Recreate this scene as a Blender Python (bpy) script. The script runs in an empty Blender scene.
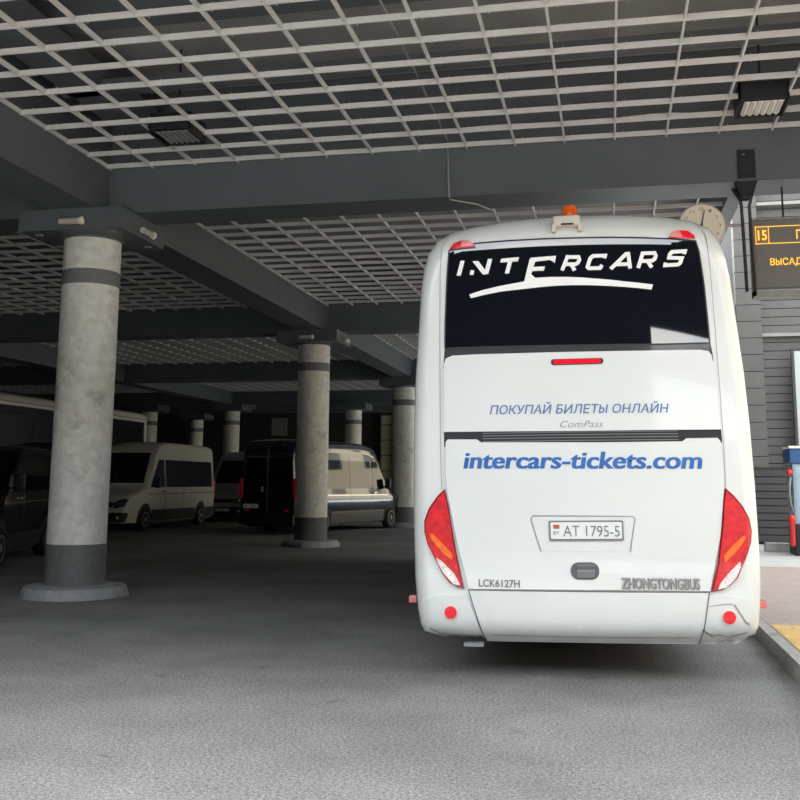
import bpy, bmesh, math, random
from mathutils import Vector, Matrix
random.seed(7)
SC=bpy.context.scene; COL=SC.collection
PI=math.pi
# ---------------------------------------------------------------- materials
def mat(name, rgb, rough=.6, metal=0., var=0., scale=6., bump=0., bscale=60., emit=0., coat=0., ior=1.5, dirt=None, dscale=1.5, dth=.6, detail=6, trans=0.):
    m=bpy.data.materials.new(name); m.use_nodes=True
    nt=m.node_tree; N=nt.nodes; L=nt.links; b=N['Principled BSDF']
    b.inputs['Roughness'].default_value=rough; b.inputs['Metallic'].default_value=metal; b.inputs['IOR'].default_value=ior
    b.inputs['Coat Weight'].default_value=coat
    if trans: b.inputs['Transmission Weight'].default_value=trans
    tc=N.new('ShaderNodeTexCoord')
    c=(*rgb,1)
    if var>0 or dirt:
        n=N.new('ShaderNodeTexNoise'); n.inputs['Scale'].default_value=scale; n.inputs['Detail'].default_value=detail; L.new(tc.outputs['Object'],n.inputs['Vector'])
        r=N.new('ShaderNodeMapRange'); r.inputs[1].default_value=.3; r.inputs[2].default_value=.7; r.inputs[3].default_value=1-var; r.inputs[4].default_value=1+var; L.new(n.outputs['Fac'],r.inputs[0])
        mx=N.new('ShaderNodeMix'); mx.data_type='RGBA'; mx.blend_type='MULTIPLY'; mx.inputs[0].default_value=1; mx.inputs[6].default_value=c; L.new(r.outputs[0],mx.inputs[7])
        out=mx.outputs[2]
        if dirt:
            n2=N.new('ShaderNodeTexNoise'); n2.inputs['Scale'].default_value=dscale; n2.inputs['Detail'].default_value=8; n2.inputs['Roughness'].default_value=.65; L.new(tc.outputs['Object'],n2.inputs['Vector'])
            r2=N.new('ShaderNodeMapRange'); r2.inputs[1].default_value=dth; r2.inputs[2].default_value=dth+.12; L.new(n2.outputs['Fac'],r2.inputs[0])
            m2=N.new('ShaderNodeMix'); m2.data_type='RGBA'; L.new(r2.outputs[0],m2.inputs[0]); L.new(out,m2.inputs[6]); m2.inputs[7].default_value=(*dirt,1); out=m2.outputs[2]
        L.new(out,b.inputs['Base Color'])
    else: b.inputs['Base Color'].default_value=c
    if bump>0:
        n3=N.new('ShaderNodeTexNoise'); n3.inputs['Scale'].default_value=bscale; n3.inputs['Detail'].default_value=5; L.new(tc.outputs['Object'],n3.inputs['Vector'])
        bp=N.new('ShaderNodeBump'); bp.inputs['Strength'].default_value=bump; bp.inputs['Distance'].default_value=.01; L.new(n3.outputs['Fac'],bp.inputs['Height']); L.new(bp.outputs['Normal'],b.inputs['Normal'])
    if emit: b.inputs['Emission Color'].default_value=c; b.inputs['Emission Strength'].default_value=emit
    return m
def asphalt():
    m=mat('asphalt',(.15,.15,.147),.95,ior=1.2); nt=m.node_tree;N=nt.nodes;L=nt.links;b=N['Principled BSDF']; tc=[n for n in N if n.type=='TEX_COORD'][0]
    def noise(s,d=4,r=.6):
        n=N.new('ShaderNodeTexNoise'); n.inputs['Scale'].default_value=s;n.inputs['Detail'].default_value=d;n.inputs['Roughness'].default_value=r;L.new(tc.outputs['Object'],n.inputs['Vector']);return n.outputs['Fac']
    def rng(i,a,b_,c,d):
        r=N.new('ShaderNodeMapRange'); r.inputs[1].default_value=a;r.inputs[2].default_value=b_;r.inputs[3].default_value=c;r.inputs[4].default_value=d;L.new(i,r.inputs[0]);return r.outputs[0]
    def mul(a,b_):
        q=N.new('ShaderNodeMath');q.operation='MULTIPLY';L.new(a,q.inputs[0]);L.new(b_,q.inputs[1]);return q.outputs[0]
    g=mul(mul(rng(noise(45,4,.75),.3,.7,.45,1.6),rng(noise(.55,5),.3,.7,.74,1.22)),rng(noise(120,2),.35,.65,.6,1.45))
    # light specks of aggregate and a few dark tar spots
    v=N.new('ShaderNodeTexVoronoi'); v.inputs['Scale'].default_value=28; L.new(tc.outputs['Object'],v.inputs['Vector'])
    sp=rng(v.outputs['Distance'],.05,.14,2.1,1.)
    g=mul(g,sp)
    st=rng(noise(1.9,8,.7),.62,.72,1.,.55)
    g=mul(g,st)
    mx=N.new('ShaderNodeMix'); mx.data_type='RGBA';mx.blend_type='MULTIPLY';mx.inputs[0].default_value=1;mx.inputs[6].default_value=(.228,.226,.222,1);L.new(g,mx.inputs[7]);L.new(mx.outputs[2],b.inputs['Base Color'])
    bp=N.new('ShaderNodeBump');bp.inputs['Strength'].default_value=.6;bp.inputs['Distance'].default_value=.012;L.new(noise(80,4),bp.inputs['Height']);L.new(bp.outputs['Normal'],b.inputs['Normal'])
    return m
def brick(name,c1,c2,cm,sx,w,h,rot=0,mortar=.02,rough=.8,plane='XY'):
    m=mat(name,c1,rough);nt=m.node_tree;N=nt.nodes;L=nt.links;b=N['Principled BSDF'];tc=[n for n in N if n.type=='TEX_COORD'][0]
    mp=N.new('ShaderNodeMapping'); 
    if plane=='XZ': mp.inputs['Rotation'].default_value=(PI/2,0,0)
    elif plane=='YZ': mp.inputs['Rotation'].default_value=(PI/2,0,PI/2)
    else: mp.inputs['Rotation'].default_value=(0,0,rot)
    L.new(tc.outputs['Object'],mp.inputs['Vector'])
    t=N.new('ShaderNodeTexBrick');t.inputs['Color1'].default_value=(*c1,1);t.inputs['Color2'].default_value=(*c2,1);t.inputs['Mortar'].default_value=(*cm,1)
    t.inputs['Scale'].default_value=sx;t.inputs['Mortar Size'].default_value=mortar;t.inputs['Brick Width'].default_value=w;t.inputs['Row Height'].default_value=h
    L.new(mp.outputs[0],t.inputs['Vector']);L.new(t.outputs['Color'],b.inputs['Base Color']);return m
M=dict(
 asphalt=asphalt(),
 concrete=mat('column concrete',(.79,.78,.71),.6,var=.14,scale=9,bump=.15,bscale=40,dirt=(.52,.51,.45),dscale=2.2,dth=.56,coat=.08),
 band=mat('grey column paint',(.20,.20,.195),.7,var=.1,scale=20,bump=.2,bscale=90),
 colbase=mat('dark column base paint',(.15,.165,.16),.6,var=.12,scale=12,bump=.2,bscale=60),
 kerbpaint=mat('painted concrete plinth',(.36,.37,.38),.7,var=.15,scale=7,bump=.4,bscale=20,dirt=(.07,.07,.07),dscale=3,dth=.62),
 beam=mat('dark grey painted beam',(.108,.122,.13),.5,var=.07,scale=2,bump=.05),
 slab=mat('grey ceiling slab',(.31,.31,.30),.8,var=.15,scale=1.2,bump=.1),
 blade=mat('off-white grille blade',(.62,.615,.59),.5,var=.06,scale=2),
 white=mat('white bus paint',(.69,.722,.713),.25,var=.02,scale=2,coat=.6),
 white2=mat('white bus paint dirty',(.68,.705,.695),.3,var=.03,scale=3,dirt=(.5,.48,.44),dscale=5,dth=.7,coat=.4),
 black=mat('black plastic',(.012,.013,.015),.5),
 slotm=mat('black ribbed grille',(.01,.012,.015),.6),
 sill=mat('dark grey glossy sill',(.05,.055,.06),.15,coat=.5),
 glass=mat('dark tinted glass',(.004,.005,.009),.02,ior=2.3),
 carglass=mat('dark car glass',(.004,.005,.007),.03,ior=1.5),
 seam=mat('panel seam grey',(.10,.11,.12),.5),
 chrome=mat('chrome',(.62,.63,.64),.15,1.),
 silver=mat('silver trim',(.36,.37,.38),.35,.6),
 red=mat('red lamp lens',(.62,.006,.015),.3,var=.3,scale=25,coat=.25),
 reddark=mat('dark red lamp border',(.25,.004,.015),.15,coat=.5),
 redbright=mat('bright red reflector',(.85,.01,.03),.15,var=.1,scale=80,coat=.5),
 pink=mat('faded pink lens',(.75,.20,.19),.2,coat=.5),
 amber=mat('amber lens',(.85,.16,.01),.3,var=.3,scale=45,coat=.2),
 clear=mat('clear lamp lens',(.72,.66,.64),.12,var=.3,scale=40,coat=.6),
 blue=mat('blue vinyl lettering',(.02,.13,.42),.4),
 blue2=mat('faded blue vinyl lettering',(.09,.17,.38),.4),
 vinyl=mat('white vinyl',(.85,.86,.86),.4),
 greytext=mat('grey lettering',(.17,.18,.19),.35),
 plate=mat('plate white',(.72,.74,.74),.35),
 platered=mat('plate red',(.6,.05,.03),.4),
 plategreen=mat('plate green',(.05,.3,.1),.4),
 orange=mat('orange beacon',(.9,.13,.01),.15,coat=.5),
 cream=mat('cream plastic',(.55,.52,.45),.4),
 rubber=mat('tyre rubber',(.015,.015,.015),.8,var=.1,scale=30),
 opposite=mat('unseen reflection block',(.007,.0075,.009),1.,ior=1.05),
 rim=mat('grey wheel rim',(.30,.31,.32),.35,.7),
 vanwhite=mat('white van paint',(.66,.64,.58),.3,coat=.4,var=.03),
 vansilver=mat('silver van paint',(.34,.35,.35),.3,.3,coat=.5),
 vanblue=mat('dark blue van paint',(.012,.022,.04),.12,.25,coat=1.),
 vanblack=mat('black van paint',(.005,.005,.007),.2,coat=.3,ior=1.35),
 vangrey=mat('grey lower van paint',(.20,.20,.19),.3,.4,coat=.5),
 coachwhite=mat('off-white coach roof',(.80,.79,.74),.35,coat=.3),
 wall=mat('grey cladding board',(.125,.124,.12),.6,var=.08,scale=3),
 wallgap=mat('dark cladding joint',(.04,.04,.04),.8),
 walldark=mat('dark trim and wall shade',(.055,.055,.057),.6,var=.1,scale=3),
 door=mat('pale grey metal door',(.50,.54,.54),.4,var=.03),
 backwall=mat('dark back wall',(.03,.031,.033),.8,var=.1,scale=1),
 facade=mat('cream facade plaster',(.55,.48,.34),.8,var=.06,scale=.6),
 paver=brick('pink paver',(.40,.315,.28),(.34,.275,.25),(.25,.22,.2),5.,.9,.45,0,.03),
 yellow=brick('yellow paver',(.66,.43,.13),(.60,.40,.14),(.45,.33,.16),3.3,1.,1.,0,.04),
 kerb=mat('kerb stone',(.34,.335,.32),.85,var=.16,scale=14,bump=.4,bscale=40,dirt=(.16,.155,.15),dscale=4,dth=.56),
 palestone=mat('pale bounce paving',(.62,.62,.60),.85,var=.1,scale=4),
 lightstone=mat('pale paving',(.45,.45,.43),.85,var=.1,scale=4),
 clockface=mat('cream clock face',(.86,.80,.66),.4,emit=.0),
 clocknum=mat('faded brown numeral',(.33,.25,.17),.5),
 signgrey=mat('grey sign panel',(.19,.185,.175),.5,var=.04,scale=2),
 ledamber=mat('amber led',(.95,.52,.06),.4,emit=1.1),
 steel=mat('pale grey steel',(.30,.30,.28),.45,.3,var=.1,scale=10),
 posterblue=mat('pale blue poster',(.34,.46,.55),.3,var=.2,scale=5,coat=.5),
 kioskblue=mat('blue header panel',(.03,.10,.25),.4),
 kred=mat('red plastic',(.6,.03,.03),.35),
)
# ---------------------------------------------------------------- helpers
def obj(name,bm,m,parent=None,smooth=False,angle=None):
    me=bpy.data.meshes.new(name)
    bmesh.ops.recalc_face_normals(bm,faces=bm.faces[:]) if len(bm.faces) else None
    bm.to_mesh(me); bm.free()
    for q in (m if isinstance(m,(list,tuple)) else [m]): me.materials.append(M[q] if isinstance(q,str) else q)
    if smooth:
        for p in me.polygons: p.use_smooth=True
        if angle:
            try: me.set_sharp_from_angle(angle=math.radians(angle))
            except Exception: pass
    o=bpy.data.objects.new(name,me); COL.objects.link(o)
    if parent: o.parent=parent
    return o
def root(name,loc,rot,label,cat,group=None):
    o=bpy.data.objects.new(name,None); COL.objects.link(o); o.location=loc; o.rotation_euler=rot if isinstance(rot,tuple) else (0,0,rot); o.empty_display_size=.2
    o['label']=label; o['category']=cat
    if group: o['group']=group
    return o
def tag(o,label,cat,group=None):
    o['label']=label;o['category']=cat
    if group:o['group']=group
    return o
def struct(name,bm,m,label=None,**k):
    o=obj(name,bm,m,**k); o['kind']='structure'
    if label: o['label']=label
    return o
def B(): return bmesh.new()
def box(bm,x0,x1,y0,y1,z0,z1):
    vs=[bm.verts.new((x,y,z)) for x in (x0,x1) for y in (y0,y1) for z in (z0,z1)]
    for f in ((0,1,3,2),(4,6,7,5),(0,4,5,1),(2,3,7,6),(0,2,6,4),(1,5,7,3)): bm.faces.new([vs[i] for i in f])
    return bm
def bbox(bm,x0,x1,y0,y1,z0,z1,b=.02,seg=2):
    t=bmesh.new(); box(t,x0,x1,y0,y1,z0,z1); bmesh.ops.bevel(t,geom=t.edges[:],offset=b,segments=seg,affect='EDGES',profile=.5)
    merge(bm,t); return bm
def merge(bm,t,mtx=None):
    if mtx is not None: bmesh.ops.transform(t,matrix=mtx,verts=t.verts[:])
    me=bpy.data.meshes.new('tmp'); t.to_mesh(me); t.free(); bm.from_mesh(me); bpy.data.meshes.remove(me)
def lathe(bm,prof,n=32,c=(0,0),axis='z',off=(0,0,0),cap=True):
    rings=[]
    for r,h in prof:
        ring=[]
        for i in range(n):
            a=2*PI*i/n; p=(r*math.cos(a),r*math.sin(a),h)
            if axis=='x': p=(h,p[0],p[1])
            elif axis=='y': p=(p[0],h,p[1])
            ring.append(bm.verts.new((p[0]+off[0]+c[0],p[1]+off[1]+c[1],p[2]+off[2])))
        rings.append(ring)
    for a,b in zip(rings,rings[1:]):
        for i in range(n): bm.faces.new((a[i],a[(i+1)%n],b[(i+1)%n],b[i]))
    if cap:
        bm.faces.new(rings[0][::-1]); bm.faces.new(rings[-1])
    return bm
def tube(bm,pts,r,n=8):
    pts=[Vector(p) for p in pts]; rings=[]
    for i,p in enumerate(pts):
        d=(pts[min(i+1,len(pts)-1)]-pts[max(i-1,0)]).normalized()
        a=d.cross(Vector((0,0,1)) if abs(d.z)<.9 else Vector((1,0,0))).normalized(); b=d.cross(a)
        rings.append([bm.verts.new(p+r*(math.cos(2*PI*k/n)*a+math.sin(2*PI*k/n)*b)) for k in range(n)])
    for a,b in zip(rings,rings[1:]):
        for k in range(n): bm.faces.new((a[k],a[(k+1)%n],b[(k+1)%n],b[k]))
    bm.faces.new(rings[0][::-1]); bm.faces.new(rings[-1]); return bm
def prism(bm,pts,axis,a,b):
    # polygon pts (2D) extruded along axis from a to b
    def P(u,v,w): return {'x':(w,u,v),'y':(u,w,v),'z':(u,v,w)}[axis]
    A=[bm.verts.new(P(u,v,a)) for u,v in pts]; Bv=[bm.verts.new(P(u,v,b)) for u,v in pts]
    n=len(pts); bm.faces.new(A); bm.faces.new(Bv[::-1])
    for i in range(n): bm.faces.new((A[i],A[(i+1)%n],Bv[(i+1)%n],Bv[i]))
    return bm
def conform(bm,fn,step=.07,axes=(0,2)):
    """cut a flat sheet into strips, then push every vertex onto a curved surface"""
    bmesh.ops.triangulate(bm,faces=[f for f in bm.faces if len(f.verts)>4])
    for ax in axes:
        lo=min(v.co[ax] for v in bm.verts); hi=max(v.co[ax] for v in bm.verts); k=math.floor(lo/step)+1
        while k*step<hi:
            no=Vector((0,0,0)); no[ax]=1; co=Vector((0,0,0)); co[ax]=k*step+1e-5
            bmesh.ops.bisect_plane(bm,geom=bm.verts[:]+bm.edges[:]+bm.faces[:],plane_co=co,plane_no=no); k+=1
    for v in bm.verts: v.co=fn(v.co)
    return bm
def text_bm(s,bl,br,tl,bold=0.,shear=0.,extr=0,capchar=None,shift=0.):
    """flat lettering as a mesh in (x,z), fitted between bottom-left, bottom-right and cap-height point"""
    c=bpy.data.curves.new('tx','FONT'); c.body=s; c.size=1; c.offset=bold; c.resolution_u=4; c.fill_mode='FRONT'
    o=bpy.data.objects.new('tx',c); COL.objects.link(o); dg=bpy.context.evaluated_depsgraph_get(); me=bpy.data.meshes.new_from_object(o.evaluated_get(dg))
    bm=bmesh.new(); bm.from_mesh(me); bpy.data.objects.remove(o); bpy.data.curves.remove(c); bpy.data.meshes.remove(me)
    x0=min(v.co.x for v in bm.verts); x1=max(v.co.x for v in bm.verts); H=.70 if capchar is None else capchar
    for v in bm.verts:
        u=(v.co.x-x0)/(x1-x0); w=v.co.y/H; 
        x=bl[0]+(br[0]-bl[0])*u+(tl[0]-bl[0])*w*0; z=bl[1]+(br[1]-bl[1])*u+(tl[1]-bl[1])*w
        x+=shear*(tl[1]-bl[1])*w
        v.co=Vector((x,0,z))
    if shift:
        t=bm.copy(); u=bm.copy()
        for v in t.verts: v.co.x+=shift
        for v in u.verts: v.co.x-=shift
        merge(bm,t); merge(bm,u)
    return bm
def wheel(parent,x,y,z,r,w,side,dual=False):
    """tyre with rim; side=+1 outer face towards +x"""
    t=B(); lathe(t,[(r*.62,-w/2),(r*.9,-w/2),(r*.985,-w*.36),(r,-w*.2),(r,w*.2),(r*.985,w*.36),(r*.9,w/2),(r*.62,w/2)],32,axis='x',off=(x,y,z))
    ty=obj('tyre',t,'rubber',parent,True,40)
    q=B(); s=side*(w/2+.004); lathe(q,[(r*.63,side*w*.1),(r*.63,s),(r*.57,s),(r*.5,s-side*.03),(r*.26,s-side*.035),(r*.2,s),(0.02,s)],32,axis='x',off=(x,y,z))
    for k in range(8):
        a=2*PI*k/8; lathe(q,[(r*.06,s-side*.04),(r*.06,s-side*.022)],8,axis='x',off=(x,y+r*.4*math.cos(a),z+r*.4*math.sin(a)))
    obj('rim',q,'rim',ty,True,40); return ty
SKY=4.3; SUN=9.5; EXPO=0.0
F={'window':[(-0.997,3.409),(-0.888,3.435),(-0.772,3.456),(-0.517,3.46),(-0.23,3.459),(0.052,3.453),(0.337,3.445),(0.58,3.433),(0.784,3.42),(0.975,3.4),(0.997,3.31),(1.02,3.041),(1.029,2.799),(1.036,2.576),(0.691,2.571),(0.19,2.576),(-0.278,2.583),(-0.676,2.591),(-1.044,2.596),(-1.037,2.831),(-1.018,3.165)],'hatch1':[(-1.054,2.461),(-1.037,2.51),(-0.983,2.532),(-0.758,2.534),(-0.557,2.53),(0.032,2.525),(0.496,2.521),(0.958,2.521),(1.019,2.509),(1.04,2.481),(1.051,2.41),(1.066,2.166),(1.078,1.899),(0.54,1.902),(0.008,1.903),(-0.612,1.912),(-1.061,1.919)],'slot':[(-1.061,1.931),(1.079,1.907),(1.08,1.811),(0.785,1.815),(-0.781,1.818),(-1.058,1.84)],'hatch2':[(-1.046,1.839),(-1.029,1.858),(-0.796,1.853),(-0.764,1.829),(0.157,1.812),(0.777,1.811),(0.809,1.834),(1.044,1.835),(1.065,1.812),(1.079,1.591),(1.07,1.455),(1.019,1.091),(0.92,0.697),(0.405,0.707),(-0.188,0.709),(-0.882,0.708),(-0.97,1.059),(-1.043,1.461),(-1.057,1.618)],'bumper':[(-0.879,0.693),(-0.188,0.694),(0.405,0.692),(0.904,0.683),(0.822,0.294),(0.401,0.298),(-0.2,0.3),(-0.755,0.299)],'lampL':[(-1.061,1.468),(-1.125,1.408),(-1.19,1.32),(-1.229,1.224),(-1.23,1.137),(-1.203,1.041),(-1.15,0.938),(-1.089,0.819),(-1.036,0.752),(-0.975,0.719),(-0.917,0.708),(-0.987,1.043),(-1.035,1.354)],'orL':[(-1.187,1.128),(-1.157,1.12),(-1.023,0.991),(-1.002,0.957),(-1.01,0.926),(-1.077,0.974),(-1.166,1.076)],'whL':[(-1.132,0.942),(-1.087,0.913),(-0.991,0.821),(-0.948,0.737),(-1.001,0.744),(-1.08,0.828),(-1.123,0.904)],'lampR':[(1.079,1.456),(1.142,1.396),(1.204,1.311),(1.246,1.227),(1.26,1.134),(1.248,1.052),(1.215,0.97),(1.176,0.888),(1.127,0.79),(1.065,0.734),(1.005,0.702),(0.921,0.69),(0.984,0.89),(1.035,1.171),(1.061,1.371)],'orR':[(1.207,1.102),(1.196,1.069),(1.123,0.979),(1.035,0.906),(1.035,0.956),(1.101,1.029),(1.181,1.094)],'whR':[(1.152,0.913),(1.153,0.872),(1.111,0.79),(1.04,0.726),(0.976,0.71),(0.991,0.751),(1.072,0.84)],'refl':[(-1.027,0.529),(1.049,0.508)],'mkL':[(-0.989,3.417),(-0.957,3.464),(-0.894,3.486),(-0.831,3.48),(-0.79,3.45),(-0.778,3.424)],'mkR':[(0.762,3.428),(0.789,3.469),(0.849,3.487),(0.918,3.481),(0.964,3.441),(0.97,3.417)],'brake':[(-0.196,2.471),(0.208,2.47),(0.206,2.425),(-0.197,2.425)],'poku':[(-0.688,2.048),(0.676,2.033),(-0.679,2.111)],'comp':[(-0.152,1.93),(0.184,1.927),(-0.15,1.992)],'inter':[(-0.904,1.629),(0.923,1.602),(-0.902,1.749)],'lck':[(-0.804,0.721),(-0.489,0.717),(-0.803,0.781)],'zhong':[(0.266,0.718),(0.84,0.709),(0.27,0.802)],'plate':[(-0.253,1.081),(0.297,1.077),(-0.249,1.22),(0.3,1.216)],'recess':[(-0.382,1.257),(0.387,1.245),(0.342,0.993),(-0.321,0.994)],'handle':[(-0.1,0.849),(0.109,0.85),(0.007,0.912),(0.002,0.787)],'camera':[(-0.155,3.516),(0.074,3.503),(-0.15,3.641)],'beacon':[(-0.062,3.719),(0.06,3.702),(-0.001,3.828)],'side':[(-1.303,0.579),(1.338,0.541)],'I':[(-0.901,3.315),(-0.867,3.313),(-0.901,3.189),(-0.936,3.191)],'N1':[(-0.819,3.23),(-0.789,3.225),(-0.797,3.188),(-0.828,3.19)],'N2':[(-0.803,3.303),(-0.754,3.302),(-0.676,3.189),(-0.719,3.186)],'N3':[(-0.675,3.315),(-0.639,3.312),(-0.676,3.189),(-0.71,3.191)],'T':[(-0.568,3.309),(-0.423,3.314),(-0.432,3.279),(-0.48,3.279),(-0.507,3.184),(-0.541,3.184),(-0.514,3.278),(-0.577,3.278)],'E1':[(-0.334,3.303),(-0.127,3.309),(-0.139,3.249),(-0.161,3.268),(-0.177,3.277),(-0.3,3.269)],'E2':[(-0.337,3.297),(-0.293,3.274),(-0.33,3.166),(-0.298,3.137),(-0.39,3.103)],'E3':[(-0.319,3.226),(-0.218,3.227),(-0.229,3.191),(-0.328,3.192)],'arc_t':[(-0.834,3.029),(-0.722,3.058),(-0.601,3.081),(-0.494,3.096),(-0.389,3.11),(-0.297,3.136),(-0.181,3.137),(-0.023,3.13),(0.079,3.121),(0.181,3.109),(0.29,3.096),(0.387,3.081),(0.507,3.065),(0.621,3.048)],'arc_b':[(-0.822,2.996),(-0.699,3.019),(-0.577,3.037),(-0.472,3.044),(-0.363,3.051),(-0.263,3.058),(-0.144,3.063),(-0.026,3.063),(0.077,3.06),(0.178,3.054),(0.288,3.045),(0.385,3.036),(0.505,3.022),(0.608,3.007)],'R1':[(-0.084,3.186),(0.026,3.181),(-0.04,3.307)],'C':[(0.105,3.182),(0.223,3.181),(0.142,3.308)],'A':[(0.294,3.183),(0.45,3.182),(0.331,3.313)],'R2':[(0.513,3.185),(0.63,3.186),(0.551,3.316)],'S':[(0.72,3.188),(0.842,3.193),(0.763,3.322)]}
# ================================================================ THE WHITE COACH
HALF=[(0,3.70),(.35,3.694),(.6,3.676),(.8,3.652),(.98,3.615),(1.11,3.545),(1.19,3.43),(1.232,3.28),(1.258,3.12),(1.285,2.75),(1.315,2.35),(1.33,1.95),(1.337,1.5),(1.337,1.1),(1.33,.75),(1.31,.52),(1.29,.41),(1.26,.355),(1.18,.335),(.8,.33),(.4,.33),(0,.33)]
OUT=HALF+[(-x,z) for x,z in HALF[-2:0:-1]]
ZC=1.9
def sfac(x,z):
    dx,dz=x,z-ZC
    if abs(dx)+abs(dz)<1e-6: return 0.
    n=len(OUT);best=1e9
    for i in range(n):
        ax,az=OUT[i][0],OUT[i][1]-ZC; bx,bz=OUT[(i+1)%n][0],OUT[(i+1)%n][1]-ZC
        ex,ez=bx-ax,bz-az; det=dx*(-ez)+ex*dz
        if abs(det)<1e-12: continue
        t=(ax*(-ez)+ex*az)/det; u=(dx*az-dz*ax)/det
        if t>0 and -1e-6<=u<=1+1e-6: best=min(best,t)
    return 1/best
def lerp(t,P):
    for (a,b),(c,d) in zip(P,P[1:]):
        if t<=c: return b+(d-b)*max(0,(t-a))/(c-a)
    return P[-1][1]
def base(x,z): return .085*(x/1.1)**2+lerp(z,[(.3,.0),(.7,.0),(1.9,.03),(2.5,.06),(3.4,.08),(3.5,.088),(3.70,.17)])
def surf(x,z):
    s=min(1,sfac(x,z)); e=0
    if s>.90: q=(s-.90)/.10; e=.17*(1-math.sqrt(max(0,1-q*q)))
    return base(x,z)+e
def onsurf(d): return lambda co: Vector((co.x,surf(co.x,co.z)-d,co.z))
bus=root('coach',(-.1985,7.8856,0),(0,-.0178,.0584),'large white intercity coach seen from behind, parked beside the kerb','bus')
def dense(P,step=.07):
    R=[]
    for i,(a,b) in enumerate(zip(P,P[1:]+P[:1])):
        n=max(1,int(math.hypot(b[0]-a[0],b[1]-a[1])/step))
        for k in range(n): t=k/n; R.append((a[0]+(b[0]-a[0])*t,a[1]+(b[1]-a[1])*t))
    return R
O2=dense(OUT)
bm=B(); rings=[]; SS=[0.04]+[.1*k for k in range(1,9)]+[.85,.9,.912,.927,.945,.962,.976,.987,.995,1.0]
for s in SS:
    rings.append([bm.verts.new((x*s,surf(x*s*.99999,ZC+(z-ZC)*s*.99999),ZC+(z-ZC)*s)) for x,z in O2])
for y,k in ((1.0,1),(3,1),(11.4,1),(11.75,.985),(11.95,.93),(12.05,.8),(12.08,.05)):
    rings.append([bm.verts.new((x*k,y,ZC+(z-ZC)*k)) for x,z in O2])
for a,b in zip(rings,rings[1:]):
    for i in range(len(O2)): bm.faces.new((a[i],a[(i+1)%len(O2)],b[(i+1)%len(O2)],b[i]))
bm.faces.new(rings[0]); bm.faces.new(rings[-1])
obj('body',bm,'white',bus,True,50)
def patch(name,pts,d,m,parent=bus,thick=True,step=.06,smooth=True):
    """panel that follows the curved tail, with a rim running back into the body"""
    t=B(); t.faces.new([t.verts.new((x,0,z)) for x,z in dense(pts,.05)]); conform(t,onsurf(d),step)
    if thick:
        be=[e for e in t.edges if len(e.link_faces)==1]; r=bmesh.ops.extrude_edge_only(t,edges=be)
        for v in r['geom']:
            if isinstance(v,bmesh.types.BMVert): v.co.y+=d+.012
    return obj(name,t,m,parent,smooth,35)
def circ(c,r,n=28,rz=None): return [(c[0]+r*math.cos(2*PI*k/n),c[1]+(rz or r)*math.sin(2*PI*k/n)) for k in range(n)]
def rrect(x0,x1,z0,z1,r,n=5):
    R=[]
    for cx,cz,a0 in ((x1-r,z1-r,0),(x0+r,z1-r,PI/2),(x0+r,z0+r,PI),(x1-r,z0+r,1.5*PI)):
        for k in range(n+1): a=a0+PI/2*k/n; R.append((cx+r*math.cos(a),cz+r*math.sin(a)))
    return R
def ribbon(name,pts,w,d,m,parent=bus,closed=False):
    """thin line (seam, edge) laid on the tail"""
    t=B(); P=[Vector((p[0],0,p[1])) for p in (dense(pts,.06) if closed else densel(pts,.06))]; n=len(P); q=[]
    for i,p in enumerate(P):
        a=P[i-1] if (i>0 or closed) else p; b=P[(i+1)%n] if (i<n-1 or closed) else p
        dr=(b-a).normalized(); nn=Vector((-dr.z,0,dr.x)); q.append((t.verts.new(p+nn*w/2),t.verts.new(p-nn*w/2)))
    for i in range(n if closed else n-1): a=q[i];b=q[(i+1)%n]; t.faces.new((a[0],b[0],b[1],a[1]))
    for v in t.verts: v.co=onsurf(d)(v.co)
    return obj(name,t,m,parent)
def densel(P,step):
    R=[]
    for a,b in zip(P,P[1:]):
        n=max(1,int(math.hypot(b[0]-a[0],b[1]-a[1])/step))
        for k in range(n): t=k/n; R.append((a[0]+(b[0]-a[0])*t,a[1]+(b[1]-a[1])*t))
    return R+[P[-1]]
rw=patch('rear_window',F['window'],.006,'glass')
ribbon('window_seal',F['window'],.012,.008,'black',rw,True)
sl=[F['window'][18],F['window'][17],F['window'][16],F['window'][15],F['window'][14],F['window'][13],(1.05,2.50),(1.07,2.44),(1.0,2.47),(.5,2.49),(0,2.49),(-.5,2.49),(-1.0,2.47),(-1.07,2.44),(-1.065,2.52)]
patch('window_sill',[(-1.045,2.6),(-.677,2.595),(-.278,2.588),(.19,2.581),(.692,2.575),(1.04,2.58),(1.052,2.5),(1.055,2.43),(.95,2.44),(0,2.44),(-.95,2.44),(-1.06,2.43),(-1.052,2.5)],.004,'sill')
h1=patch('upper_hatch',F['hatch1'],.022,'white'); ribbon('hatch_edge',F['hatch1'],.005,.006,'seam',h1,True)
slot=patch('air_slot',[(-1.062,1.925),(1.079,1.905),(1.081,1.80),(-1.06,1.80)],.003,'slotm')
for z in (1.835,1.858,1.88,1.9):
    ribbon('slat',[(-.75,z),(.75,z-.008)],.006,.006,'greytext',slot)
h2=patch('engine_hatch',F['hatch2'],.020,'white'); ribbon('hatch_edge',F['hatch2'],.006,.006,'seam',h2,True)
bp=patch('rear_bumper',F['bumper'],.024,'white2')
ribbon('seam',[(-.882,.702),(.912,.692)],.006,.027,'seam',bp)
ribbon('seam',[(-.884,.70),(-.762,.29)],.007,.027,'seam',bp); ribbon('seam',[(.912,.692),(.834,.288)],.007,.027,'seam',bp)
ribbon('crease',[(-.72,.36),(.78,.35)],.006,.0265,'silver',bp)
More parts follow.
